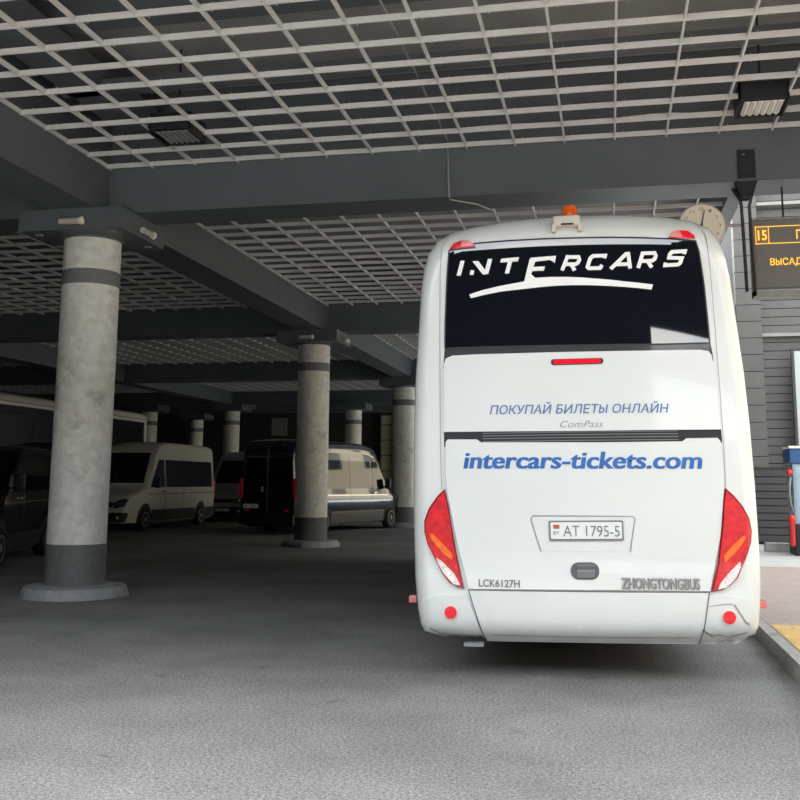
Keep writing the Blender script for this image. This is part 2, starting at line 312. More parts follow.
# bumper corners, scuffed and cracked along the bottom
for s,nm in ((-1,'left'),(1,'right')):
    jag=[(s*.765,.30)]; xs=[.80,.85,.90,.95,1.0,1.05,1.10,1.14]
    for x in xs: jag.append((s*x,.315+random.uniform(-.014,.014)+(.02 if s<0 else -.01)))
    P=jag+[(s*1.20,.36),(s*1.235,.42),(s*1.25,.52),(s*1.25,.62),(s*1.10,.655),(s*.915,.66),(s*.875,.60)]
    c=patch('bumper_corner',P,.018,'white2')
    cr=[(s*.85,.42),(s*.92,.36),(s*.98,.375),(s*1.05,.35),(s*1.12,.372),(s*1.18,.39)]
    if s>0:
        ribbon('crack',cr,.008,.022,'silver',c); ribbon('crack',[(.84,.45),(.86,.39),(.93,.375)],.006,.022,'silver',c)
        ribbon('dent',[(1.09,.60),(1.13,.53),(1.17,.47),(1.2,.45)],.012,.022,'silver',c); ribbon('dent',[(.9,.585),(1.0,.60),(1.08,.605)],.006,.022,'silver',c)
    else: ribbon('scuff',[(-.80,.335),(-.90,.35),(-1.0,.345),(-1.12,.36),(-1.2,.40)],.01,.022,'silver',c)
t=B(); box(t,-.93,-.78,.06,.16,.275,.30); obj('loose_trim',t,'silver',bus)
# corner seams between tail panel and side panels
for s in (-1,1): ribbon('seam',[(s*1.0,3.56),(s*1.06,3.45),(s*1.075,3.2),(s*1.085,2.7),(s*1.09,2.2),(s*1.09,1.7),(s*1.085,1.46)],.006,.003,'silver')
def lamp(P,OR,WH,nm):
    def smooth(P):
        R=[]
        n=len(P)
        for i in range(n):
            p0,p1,p2,p3=(Vector(P[(i+k-1)%n]) for k in range(4))
            for j in range(4):
                t=j/4; R.append(tuple(.5*((2*p1)+(-p0+p2)*t+(2*p0-5*p1+4*p2-p3)*t*t+(-p0+3*p1-3*p2+p3)*t**3)))
        return R
    a=patch('tail_lamp',P,.022,'reddark',step=.04)
    cx=sum(p[0] for p in P)/len(P); cz=sum(p[1] for p in P)/len(P)
    P2=[(cx+(p[0]-cx)*.90,cz+(p[1]-cz)*.95) for p in P]
    patch('red_lens',P2,.036,'red',a,step=.03); patch('indicator_lens',OR,.042,'amber',a,step=.03); patch('reversing_lens',WH,.042,'clear',a,step=.03)
    return a
lamp(F['lampL'],F['orL'],F['whL'],'l'); lamp(F['lampR'],F['orR'],F['whR'],'r')
for c in F['refl']: patch('round_reflector',circ(c,.047),.036,'redbright',step=.03)
for key,mm,fa in (('mkL','red',(2,3,4,5)),('mkR','redbright',(0,1,2))):
    P=F[key]; mk=patch('marker_lamp',P,.03,mm,step=.03)
    cx=sum(q[0] for q in P)/6; cz=sum(q[1] for q in P)/6; zb=(P[0][1]+P[5][1])/2
    mid=[(P[2][0],zb+.004)] if key=='mkL' else [(P[2][0]+.02,zb+.004)]
    Q=[P[k] for k in fa]+(mid if key=='mkL' else mid)
    Q=[(cx+(a-cx)*.93,cz+(b-cz)*.86) for a,b in Q]; patch('faded_half',Q,.036,'pink',mk,step=.03)
br=patch('brake_light',rrect(-.197,.208,2.424,2.470,.02),.032,'black'); patch('red_lens',rrect(-.178,.188,2.429,2.465,.012),.040,'redbright',br)
# lettering
def letter(name,bm,d,m,parent): conform(bm,onsurf(d),.08); return obj(name,bm,m,parent)
letter('ticket_slogan_lettering',text_bm('ПОКУПАЙ БИЛЕТbI ОНЛАЙН',F['poku'][0],F['poku'][1],(-.688,2.115),.012,.2),.026,'blue2',h1)
letter('model_script_lettering',text_bm('ComPass',(-.152,1.932),(.175,1.929),(-.152,1.985),-.012,.45),.026,'greytext',h1)
letter('web_address_lettering',text_bm('intercars-tickets.com',(-.904,1.629),(.905,1.604),(-.904,1.757),.012,.18,shift=.005),.024,'blue',h2)
letter('model_code_lettering',text_bm('LCK6127H',(-.804,.728),(-.489,.724),(-.804,.782),.02,.0),.025,'greytext',h2)
letter('maker_name_shadow',text_bm('ZHONGTONGBUS',(.274,.720),(.846,.711),(.274,.796),.03,.02),.026,'greytext',h2)
letter('maker_name_lettering',text_bm('ZHONGTONGBUS',(.266,.724),(.838,.715),(.266,.800),.015,.02),.031,'silver',h2)
def quad(name,pts,d,m,parent): return patch(name,pts,d,m,parent,thick=False,smooth=False)
lg=[F['I'],F['N1'],F['N2'],F['N3'],F['T'],F['E1'],F['E2'],F['E3'],F['arc_t']+F['arc_b'][::-1]]
def strokes(bl,br,tl,segs,w=.030):
    """slanted wide letters drawn with straight strokes; unit box -> panel"""
    out=[]
    for s in segs:
        P=[(bl[0]+(br[0]-bl[0])*u+(tl[0]-bl[0])*v, bl[1]+(br[1]-bl[1])*u+(tl[1]-bl[1])*v) for u,v in s]
        n=len(P); L=[];R=[]
        for i,p in enumerate(P):
            a=P[max(i-1,0)]; b=P[min(i+1,n-1)]
            def nrm(p,q): d=math.hypot(q[0]-p[0],q[1]-p[1]) or 1; return (-(q[1]-p[1])/d,(q[0]-p[0])/d)
            if 0<i<n-1:
                n1=nrm(a,p); n2=nrm(p,b); k=1+n1[0]*n2[0]+n1[1]*n2[1]; k=max(k,.6); nn=((n1[0]+n2[0])/k,(n1[1]+n2[1])/k)
            else: nn=nrm(a,b)
            L.append((p[0]+nn[0]*w/2,p[1]+nn[1]*w/2)); R.append((p[0]-nn[0]*w/2,p[1]-nn[1]*w/2))
        for i in range(n-1): out.append([L[i],L[i+1],R[i+1],R[i]])
    return out
h=.11
LET={'R1':[[(0,0),(.06,1),],[(.06,.9),(.85,.9),(.98,.72),(.95,.52),(.8,.42),(.05,.42)],[(.5,.42),(.9,0)]],
 'C':[[(1.02,.72),(1.02,.9),(.22,.9),(.08,.75),(.04,.2),(.15,.1),(.9,.1),(.98,.3)]],
 'A':[[(.02,0),(.62,.93),(.72,.93),(1.0,0)],[(.25,.28),(.92,.28)]],
 'R2':[[(0,0),(.06,1)],[(.06,.9),(.85,.9),(.98,.72),(.95,.52),(.8,.42),(.05,.42)],[(.5,.42),(.9,0)]],
 'S':[[(1.03,.72),(1.03,.9),(.2,.9),(.1,.75),(.12,.55),(.95,.48),(.93,.2),(.82,.1),(.0,.1),(-.02,.26)]]}
t=B()
for P in lg+[q for k in ('R1','C','A','R2','S') for q in strokes(*F[k],LET[k])]:
    t2=B(); t2.faces.new([t2.verts.new((x,0,z)) for x,z in P]); merge(t,t2)
conform(t,onsurf(.020),.05); obj('company_name_lettering',t,'vinyl',rw)
# licence plate in its recess, hatch handle
rc=F['recess']
rec=B(); P=[(-.372,1.262),(.377,1.252),(.392,1.235),(.345,.99),(-.322,.992),(-.388,1.243)]
ribbon('plate_recess',[(-.322,.992),(-.392,1.235),(-.372,1.260),(.373,1.250),(.392,1.232),(.345,.99)],.010,.023,'silver',h2)
patch('plate_recess_face',[(-.315,.99),(-.382,1.235),(-.366,1.252),(.366,1.243),(.384,1.228),(.337,.99)],.0215,'white2',h2,False)
pf=patch('licence_plate',rrect(-.255,.302,1.072,1.222,.012),.034,'greytext',h2)
patch('plate_face',rrect(-.243,.290,1.086,1.210,.01),.040,'plate',pf)
letter('plate_number',text_bm('AT 1795-5',(-.148,1.106),(.272,1.102),(-.148,1.188),-.004,0),.044,'greytext',pf)
patch('plate_flag',[(-.222,1.192),(-.176,1.192),(-.176,1.172),(-.222,1.172)],.044,'platered',pf,False)
patch('plate_flag_stripe',[(-.222,1.172),(-.176,1.172),(-.176,1.163),(-.222,1.163)],.044,'plategreen',pf,False)
letter('plate_country_code',text_bm('BY',(-.222,1.118),(-.178,1.118),(-.222,1.146),0,0),.044,'greytext',pf)
hd=patch('hatch_handle',rrect(-.102,.109,.784,.912,.058,8),.026,'seam',h2)
patch('handle_grip',rrect(-.055,.075,.80,.895,.01),.034,'greytext',hd); ribbon('grip_line',[(-.055,.85),(.075,.85)],.007,.037,'silver',hd)
patch('lock_plate',rrect(-.055,.075,.862,.885,.004),.037,'seam',hd)
# camera hood and beacon on the roof
t=B(); bbox(t,-.145,.075,.03,.36,3.545,3.635,.02); cm=obj('reversing_camera_hood',t,'cream',bus,True,40)
for x in (-.137,.067): t=B(); bbox(t,x-.018,x+.018,.03,.30,3.50,3.57,.008); obj('hood_foot',t,'cream',cm)
t=B(); box(t,-.08,.02,.024,.034,3.552,3.566); obj('camera_lens',t,'black',cm)
t=B(); lathe(t,[(.085,3.66),(.085,3.705),(.07,3.715)],28,c=(.003,.45)); bc=obj('warning_beacon',t,'cream',bus,True,40)
t=B(); lathe(t,[(.062,3.715),(.064,3.79),(.055,3.815),(.03,3.82)],28,c=(.003,.45)); obj('amber_dome',t,'orange',bc,True,40)
# side markers on little arms, wheels and underside
for s,z in ((-1,.565),(1,.54)):
    t=B(); box(t,s*1.28,s*1.375,.62,.66,z-.02,z+.02) if s>0 else box(t,-1.375,-1.28,.62,.66,z-.02,z+.02); a=obj('side_marker_arm',t,'black',bus)
    t=B(); x0,x1=sorted((s*1.365,s*1.43)); bbox(t,x0,x1,.60,.68,z-.028,z+.028,.006); obj('side_marker_lens',t,'pink',a)
for y in (3.4,9.4):
    for s in (-1,1): wheel(bus,s*1.185,y,.5,.5,.3,s)
t=B(); box(t,-.9,.9,.7,11,.25,.5); obj('chassis',t,'black',bus)
for s in (-1,1):
    a,b=sorted((s*.75,s*1.2)); t=B(); box(t,a,b,2.7,2.72,.12,.45); obj('mud_flap',t,'black',bus)

# side glazing, doors and panels, seen from beside the coach
def hwid(z):
    for (a,b),(c,d) in zip(HALF,HALF[1:]):
        if d<=z<=b and b>d: return a+(c-a)*(b-z)/(b-d)
    return 1.3
for s in (-1,1):
    for k in range(6):
        y0=.75+1.72*k; y1=y0+1.68; t=B(); zz=[1.75+.12*q for q in range(11)]
        col=[[t.verts.new((s*(hwid(z)+.004),y,z)) for z in zz] for y in (y0,y1)]
        for q in range(10): t.faces.new((col[0][q],col[1][q],col[1][q+1],col[0][q+1]))
        obj('side_window',t,'glass',bus,True)
    for k in range(5):
        y0=.9+2.1*k; t=B(); zz=[.55+.1*q for q in range(9)]
        if abs(y0+1-3.4)<.9: continue
        vs_=[(y0,.5),(y0+1.9,.5),(y0+1.9,1.3),(y0,1.3)]
        for (a,b),(c,d) in zip(vs_,vs_[1:]+vs_[:1]):
            p=[t.verts.new((s*(hwid(z)+.003),y,z)) for y,z in ((a,b),(c,d),(c,d+.012) if b==d else (c+.012,d),(a,b+.012) if b==d else (a+.012,b))]; t.faces.new(p)
        obj('locker_seam',t,'seam',bus)
    for y in (3.4,9.4):
        t=B(); P=[(y+.62*math.cos(PI*q/14),.48+.62*math.sin(PI*q/14)) for q in range(15)]; t.faces.new([t.verts.new((s*(hwid(min(z,1.1))+.002),yy,z)) for yy,z in [(y+.62,.36)]+P+[(y-.62,.36)]]); obj('wheel_arch',t,'black',bus)
# ================================================================ THE STATION HALL
def S(name,m,*b,label=None):
    t=B()
    for q in b: box(t,*q)
    return struct(name,t,m,label)
FR=5.1                # front edge of the canopy
S('asphalt_road','asphalt',(-45,1.37,-40,62,-.2,0))
t=B(); 
y=-12.
while y<60:
    box(t,1.372,1.475,y,y+.99,-.1,.148); y+=1.0
struct('kerb',t,'kerb')
S('pavement','paver',(1.477,14,-12,18.0,-.1,.15))
S('pavement_edge','lightstone',(1.477,14,18.0,19.6,-.1,.152)); S('pavement_rear','lightstone',(1.477,14,19.6,26.2,-.1,.148))
S('tactile_strip','yellow',(1.49,2.3,-12,10.6,.14,.155))
S('ceiling','slab',(-33,4.5,FR,12.73,6.75,7.2),(-33,1.95,12.73,48,6.75,7.2))
BX=[-17.7,-6.92,3.95]; BY=[12.08,22.88,33.68,44.48]
for x in BX+[-28.5]:
    S('longitudinal_beam','beam',(x-.33,x+.33,FR,48 if x<0 else 12.08,5.067,6.74))
XB=[-33,-28.83]+[] 
segs=[(-28.17,-18.03),(-17.37,-7.25),(-6.59,3.62)]
for y in BY:
    for a,b in segs: S('cross_beam','beam',(a,b if (b<0 or y<13) else 1.75,y,y+.65,5.067,6.74))
S('front_fascia','beam',(-33,4.5,FR-.3,FR,5.067,7.3)); S('side_fascia','beam',(4.28,4.5,FR,12.73,5.067,7.3))
S('edge_fascia','beam',(1.75,1.95,12.73,48,5.6,6.74)); S('side_fascia_end','beam',(3.62,4.28,12.08,12.73,5.067,6.74)); S('added_light_blocker','backwall',(-33,-8,4.3,4.5,0,5.067))  # last box is an unseen wall added to darken the left bays
# open grille ceilings, one per bay
def grille(x0,x1,y0,y1,px,py):
    t=B(); zb=5.655; hh=.072
    k=math.ceil((x0-px)/.611); 
    while px+k*.611<x1: x=px+k*.611; box(t,x-.011,x+.011,y0,y1,zb+.02,zb+.072); k+=1
    k=math.ceil((y0+.05-py)/.51)
    while py+k*.51<y1-.05:
        y=py+k*.51; box(t,x0,x1,y-.011,y+.011,zb+.012,zb+hh); k+=1
    # hanger wires
    if y1<24:
        k=math.ceil((x0-px)/.611)
        while px+k*.611<x1:
            j=math.ceil((y0+.1-py)/.51)
            while py+j*.51<y1-.1:
                x=px+k*.611+.1; y=py+j*.51+.06; s=.07
                box(t,x-.002,x+.002,y-.002,y+.002,zb+.02,zb+s+.05); j+=1
            k+=1
    return struct('ceiling_grille',t,'blade')
ys=[(FR,12.08),(12.73,22.88),(23.53,33.68),(34.33,44.48)]
for i,(y0,y1) in enumerate(ys):
    for j,(a,b) in enumerate(segs): 
        if j==3 and i>1: continue
        grille(a,b if (b<0 or i<1) else 1.75,y0,y1,-5.961 if j!=1 else -7.4,11.452 if i<1 else 12.0+ .78)
# long duct above the grille, and added cross bars making the dark bands
for nm,bx in (('duct_and_dark_bar',(-6.3,-5.8,2.2,11.8,6.1,6.4)),('added_dark_bar',(-6.4,3.5,10.3,10.55,6.1,6.2)),('duct_and_dark_bar',(-6.4,3.5,9.3,9.6,6.45,6.7))):
    S(nm,'beam',bx)
# far end and sides
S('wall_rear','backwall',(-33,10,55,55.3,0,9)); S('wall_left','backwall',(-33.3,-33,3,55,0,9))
S('ceiling_rear','slab',(-33,1.95,48,55,6.75,7.2))
S('rear_fascia','beam',(-33,1.95,47.7,48,4.9,6.74))
# right-hand building, boards in relief
t=B(); z=.15
while z<9.8: box(t,3.62,9,25.02,25.1,z+.012,z+.20); z+=.205
struct('wall_right',t,'wall')
S('wall_right_joint','wallgap',(3.05,9,25.1,25.3,.15,10))
t=B(); z=.15
while z<9.6: box(t,3.04,3.60,24.75,25.1,z+.01,z+.395); z+=.40
struct('corner_pilaster',t,'wall')
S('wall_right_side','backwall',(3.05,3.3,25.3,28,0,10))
S('wall_right_back','backwall',(3.3,9,27.8,28,0,10)); S('added_side_blocker','backwall',(4.8,5,28,36,0,6.7))  # last wall added out of view to narrow the light from the right
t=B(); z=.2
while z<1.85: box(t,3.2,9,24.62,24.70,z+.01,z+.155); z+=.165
struct('lower_wall_shade',t,'walldark'); S('plinth','wallgap',(3.1,9,24.7,25.05,.15,1.9))  # darker boards and backing stand in for shade low on the wall
S('wall_ledge','steel',(3.62,9,24.9,25.02,5.0,5.08),(3.62,9,24.85,25.02,7.5,7.62),(3.62,9,24.8,25.02,8.2,8.28))
d=root('door_1',(4.25,24.55,.15),0,'pale grey metal door leaf','door'); del d['label']; del d['category']; d['kind']='structure'
t=B(); bbox(t,0,1.3,0,.1,0,4.45,.01); obj('door_leaf',t,'door',d); t=B(); box(t,-.06,0,-.01,.1,0,4.51); box(t,0,1.36,-.01,.1,4.45,4.51); obj('door_frame',t,'walldark',d)
t=B(); bbox(t,3.05,3.74,21.9,22.15,.152,.33,.01); tag(obj('concrete_block',t,'lightstone'),'low pale concrete block lying on the pavement before the grey wall','block')
# kiosk at the right edge
k=root('payment_kiosk',(3.42,20.9,.148),(0,0,0),'tall pale blue kiosk with dark base at the right edge of the picture','kiosk')
t=B(); bbox(t,.06,1.3,0,.7,.60,1.77,.02); obj('display_case',t,'posterblue',k)
t=B(); bbox(t,0.05,1.35,-.03,.75,0,.60,.02); obj('base',t,'black',k)
t=B(); bbox(t,.01,1.35,-.04,.75,1.77,2.06,.02); obj('header',t,'kioskblue',k); t=B(); bbox(t,-.0,1.37,-.06,.77,2.06,2.11,.008); obj('top_trim',t,'coachwhite',k)
t=B(); bbox(t,.10,1.2,-.012,.0,.66,1.72,.004); obj('poster',t,'posterblue',k)
t=B(); lathe(t,[(.05,-.02),(.07,.0),(.07,.05),(.05,.08)],20,axis='x',off=(-.02,.05,1.60)); obj('red_button',t,'kred',k,True,40)
t=B(); tube(t,[(0.02,.0,1.5),(-.02,-.02,1.3),(-.01,-.02,1.0),(.05,0,.82)],.018); obj('handle',t,'steel',k,True)
t=B(); lathe(t,[(.02,.18),(.05,.2),(.055,.6),(.075,.68),(.07,.74),(.03,.78)],16,off=(-.01,-.07,0)); obj('red_rail',t,'kred',k,True,40)
# ---- columns
def column(x,y,label,lamps=True,ped=True,group=None,capz=5.067):
    c=root('concrete_column',(x,y,0),0,label,'column',group)
    r=.383
    t=B(); lathe(t,[(r,.66),(r,4.77)],48); sh=obj('shaft',t,'concrete',c,True,40)
    t=B(); lathe(t,[(r+.004,4.117),(r+.004,4.319)],48); obj('painted_ring',t,'band',c,True,40)
    t=B(); lathe(t,[(r+.006,.0),(r+.006,.673)],48); obj('painted_foot',t,'colbase',c,True,40)
    if ped:
        t=B(); prof=[(.69,0),(.675,.06),(.64,.13),(.55,.145),(.42,.155)]; n=20
        lathe(t,prof,n)
        for v in t.verts:
            if v.co.z<.13: a=math.atan2(v.co.y,v.co.x); f=1+.025*math.sin(3*a+x)+random.uniform(-.012,.012); v.co.x*=f; v.co.y*=f
        obj('plinth',t,['kerbpaint'],c)
    t=B(); lathe(t,[(.42,4.75),(.42,4.79)],40); obj('collar',t,'beam',c,True,40)
    t=B(); box(t,-.74,.74,-.66,.66,4.78,capz); cp=obj('cap_plate',t,'beam',c)
    t=B()
    for a,b in ((-.55,-.45),(.55,-.5),(.6,.45),(-.62,.2)): box(t,a-.04,a+.04,b-.03,b+.03,4.762,4.78)
    obj('fixing_plate',t,'steel',cp)
    return c
c1=column(-6.95,12.37,'nearest round concrete column, at the left, with a broad scuffed plinth')
c2=column(-6.97,23.12,'round concrete column between the light van and the blue van, hiding the blue van\'s middle')
c3=column(-6.97,33.97,'round concrete column just left of the white coach, its right side lit')
column(-11.56,44.8,'far column standing above the roof of the dark blue van',ped=False)
column(-17.5,44.8,'far column over the gap between the light van and the blue van',ped=False)
column(-21.7,44.8,'far column beside the end of the parked coach\'s roof edge',ped=False)
column(-21.95,51.0,'farthest column, above the middle of the light van roof, its ring lowest',ped=False)
# wall lamps on the cap plates
def caplamp(x,y,z,rz,label):
    o=root('tube_lamp',(x,y,z),rz,label,'lamp')
    t=B(); tube(t,[(-.17,-.07,0),(.12,-.07,0)],.042,16); obj('lamp_housing',t,'cream',o,True,40)
    t=B(); lathe(t,[(.03,.11),(.05,.12),(.055,.16),(.03,.18)],16,axis='x',off=(0,-.07,0)); obj('lens',t,'clockface',o,True,40)
    t=B(); box(t,-.03,.03,-.05,0,-.015,.015); obj('bracket',t,'black',o)
    t=B(); tube(t,[(-.1,-.03,.03),(-.16,-.01,.08),(-.22,-.005,.16)],.003,6); obj('cable',t,'black',o)
caplamp(-6.87,11.71,4.87,0,'small white tube lamp on the front face of the nearest column cap')
caplamp(-6.23,12.42,4.87,PI/2,'small white tube lamp on the right face of the nearest column cap')
caplamp(-6.95,22.46,4.87,0,'small white tube lamp on the front of the second column cap')
caplamp(-6.23,23.1,4.87,PI/2,'small white tube lamp on the right face of the second column cap')
# ceiling floodlights hanging in the grille
def flood(x,y,label,lm,ang):
    o=root('ceiling_floodlight',(x,y,5.62),(0,0,ang),label,'light fitting','box floodlights set in the ceiling grille')
    t=B(); box(t,-.24,.24,-.22,.22,.0,.02); box(t,-.26,-.24,-.24,.24,-.04,.2); box(t,.24,.26,-.24,.24,-.04,.2); box(t,-.26,.26,.22,.24,-.04,.2); box(t,-.26,.26,-.24,-.22,-.0,.2); obj('housing',t,'black',o)
    t=B()
    for i in range(6): x0=-.2+.07*i; prism(t,[(x0,-.012),(x0+.035,-.035),(x0+.065,-.012)],'y',-.2,.2)
    obj('louvre',t,lm,o)
    t=B(); tube(t,[(0,0,.2),(0,0,1.1)],.012,8); obj('hanger',t,'black',o)
    return o
flood(-5.02,10.78,'box floodlight in the ceiling grille left of centre, above the nearest column','steel',0)
flood(1.72,11.1,'box floodlight in the ceiling grille at right, above the hanging sign','coachwhite',0)
# conduit and cables
t=B(); tube(t,[(-1.96,7.5,5.83),(-1.95,9.8,5.86),(-1.93,12.05,5.80),(-1.92,12.06,5.5),(-1.91,12.06,5.07),(-1.9,12.1,5.03),(-1.6,12.4,5.04),(-1.45,12.7,5.04)],.013,8)
tag(obj('cable_conduit',t,'steel',smooth=True),'thin pale cable conduit running down the face of the front beam above the coach','conduit')
t=B(); P=[]
for k in range(20): x=-1.8+4.5*k/19; P.append((x,11.5+.02*math.sin(k),5.735+.02*math.sin(k*.8)))
tube(t,P,.010,6); tag(obj('ceiling_cable',t,'coachwhite',smooth=True),'long white cable lying across the top of the ceiling grille','cable')
# ---- hanging sign, its bracket post, clock
bk=root('sign_bracket',(1.67,12.07,5.07),0,'black steel bracket and post hanging from the front beam beside the clock','bracket')
t=B(); bbox(t,-.10,.10,-.02,.008,.03,.38,.004); obj('face_plate',t,'black',bk); t=B(); lathe(t,[(.012,-.03),(.012,-.02)],10,axis='y',off=(-.03,0,.32)); obj('bolt',t,'steel',bk)
t=B(); prism(t,[(-.15,0),(.12,0),(.05,-.2),(-.06,-.2)],'y',.0,.03); obj('gusset',t,'black',bk)
t=B(); prism(t,[(-.15,0),(.12,0),(.05,-.16),(-.06,-.16)],'y',.3,.33); obj('gusset',t,'black',bk)
for dx in (-.05,.04):
    t=B(); tube(t,[(dx*2.5,.05,0),(dx,.2,-.25),(dx+.02,.22,-1.3)],.02,8); obj('post',t,'black',bk,True)
sg=root('hanging_sign',(1.76,12.35,3.72),0,'dark platform sign with amber lettering hanging under the front beam','sign')
t=B(); bbox(t,0.0,2.1,.0,.12,.10,.93,.01); obj('panel',t,'signgrey',sg)
t=B(); box(t,-.04,-.005,-.03,.14,.0,.95); box(t,-.04,2.12,-.03,.14,-.02,.06); box(t,-.01,2.12,-.015,.12,.93,.955); obj('frame',t,'steel',sg)
def flat(name,bm,m,parent,y):
    for v in bm.verts: v.co.y=y
    return obj(name,bm,m,parent)
t=B()
for a in ((.012,2.06,.845,.853),(.012,2.06,.637,.645),(.012,.020,.637,.853),(.160,.168,.637,.853),(2.052,2.06,.637,.853)): box(t,a[0],a[1],-.008,.0,a[2],a[3])
obj('line_frame',t,'ledamber',sg)
t=B(); box(t,.022,.158,-.004,.0,.647,.843); obj('number_box',t,'clocknum',sg)
flat('platform_number',text_bm('15',(.038,.685),(.142,.685),(.038,.805),.02),'ledamber',sg,-.012)
flat('sign_initial',text_bm('П',(.475,.685),(.545,.685),(.475,.79),.012),'ledamber',sg,-.012)
flat('sign_lettering',text_bm('ВbIСАД',(.165,.372),(.525,.372),(.165,.452),.01),'ledamber',sg,-.012)
for x in (.35,1.6): t=B(); tube(t,[(x,.06,.93),(x,.06,1.35)],.012,6); obj('hanger',t,'black',sg)
ck=root('station_clock',(1.15,12.35,4.60),0,'round cream wall clock on a bracket above the coach\'s right shoulder','clock')
t=B(); lathe(t,[(.27,-.06),(.28,-.055),(.285,0),(.28,.055),(.27,.06)],48,axis='y'); obj('case',t,'cream',ck,True,40)
t=B(); lathe(t,[(.262,-.066),(.262,-.06)],48,axis='y'); fc=obj('dial',t,'clockface',ck,True,40)
for hnum in range(1,13):
    a=2*PI*hnum/12; w_=.016+(.008 if hnum>9 else 0); q=text_bm(str(hnum),(-w_,-.02),(w_,-.02),(-w_,.018),0)
    bmesh.ops.translate(q,vec=(.21*math.sin(a),0,.21*math.cos(a)),verts=q.verts[:]); flat('numeral',q,'clocknum',fc,-.069)
def hand(L,w,a,nm):
    t=B(); prism(t,[(-w,-.03),(w,-.03),(w*.6,L),(-w*.6,L)],'y',-.076,-.071); bmesh.ops.rotate(t,cent=(0,0,0),matrix=Matrix.Rotation(a,3,'Y'),verts=t.verts[:]); obj(nm,t,'greytext',fc)
hand(.20,.009,.2,'minute_hand'); hand(.14,.011,3.4,'hour_hand')
t=B(); tube(t,[(.27,.0,0),(.50,.0,0)],.022,10); obj('arm',t,'cream',ck,True)
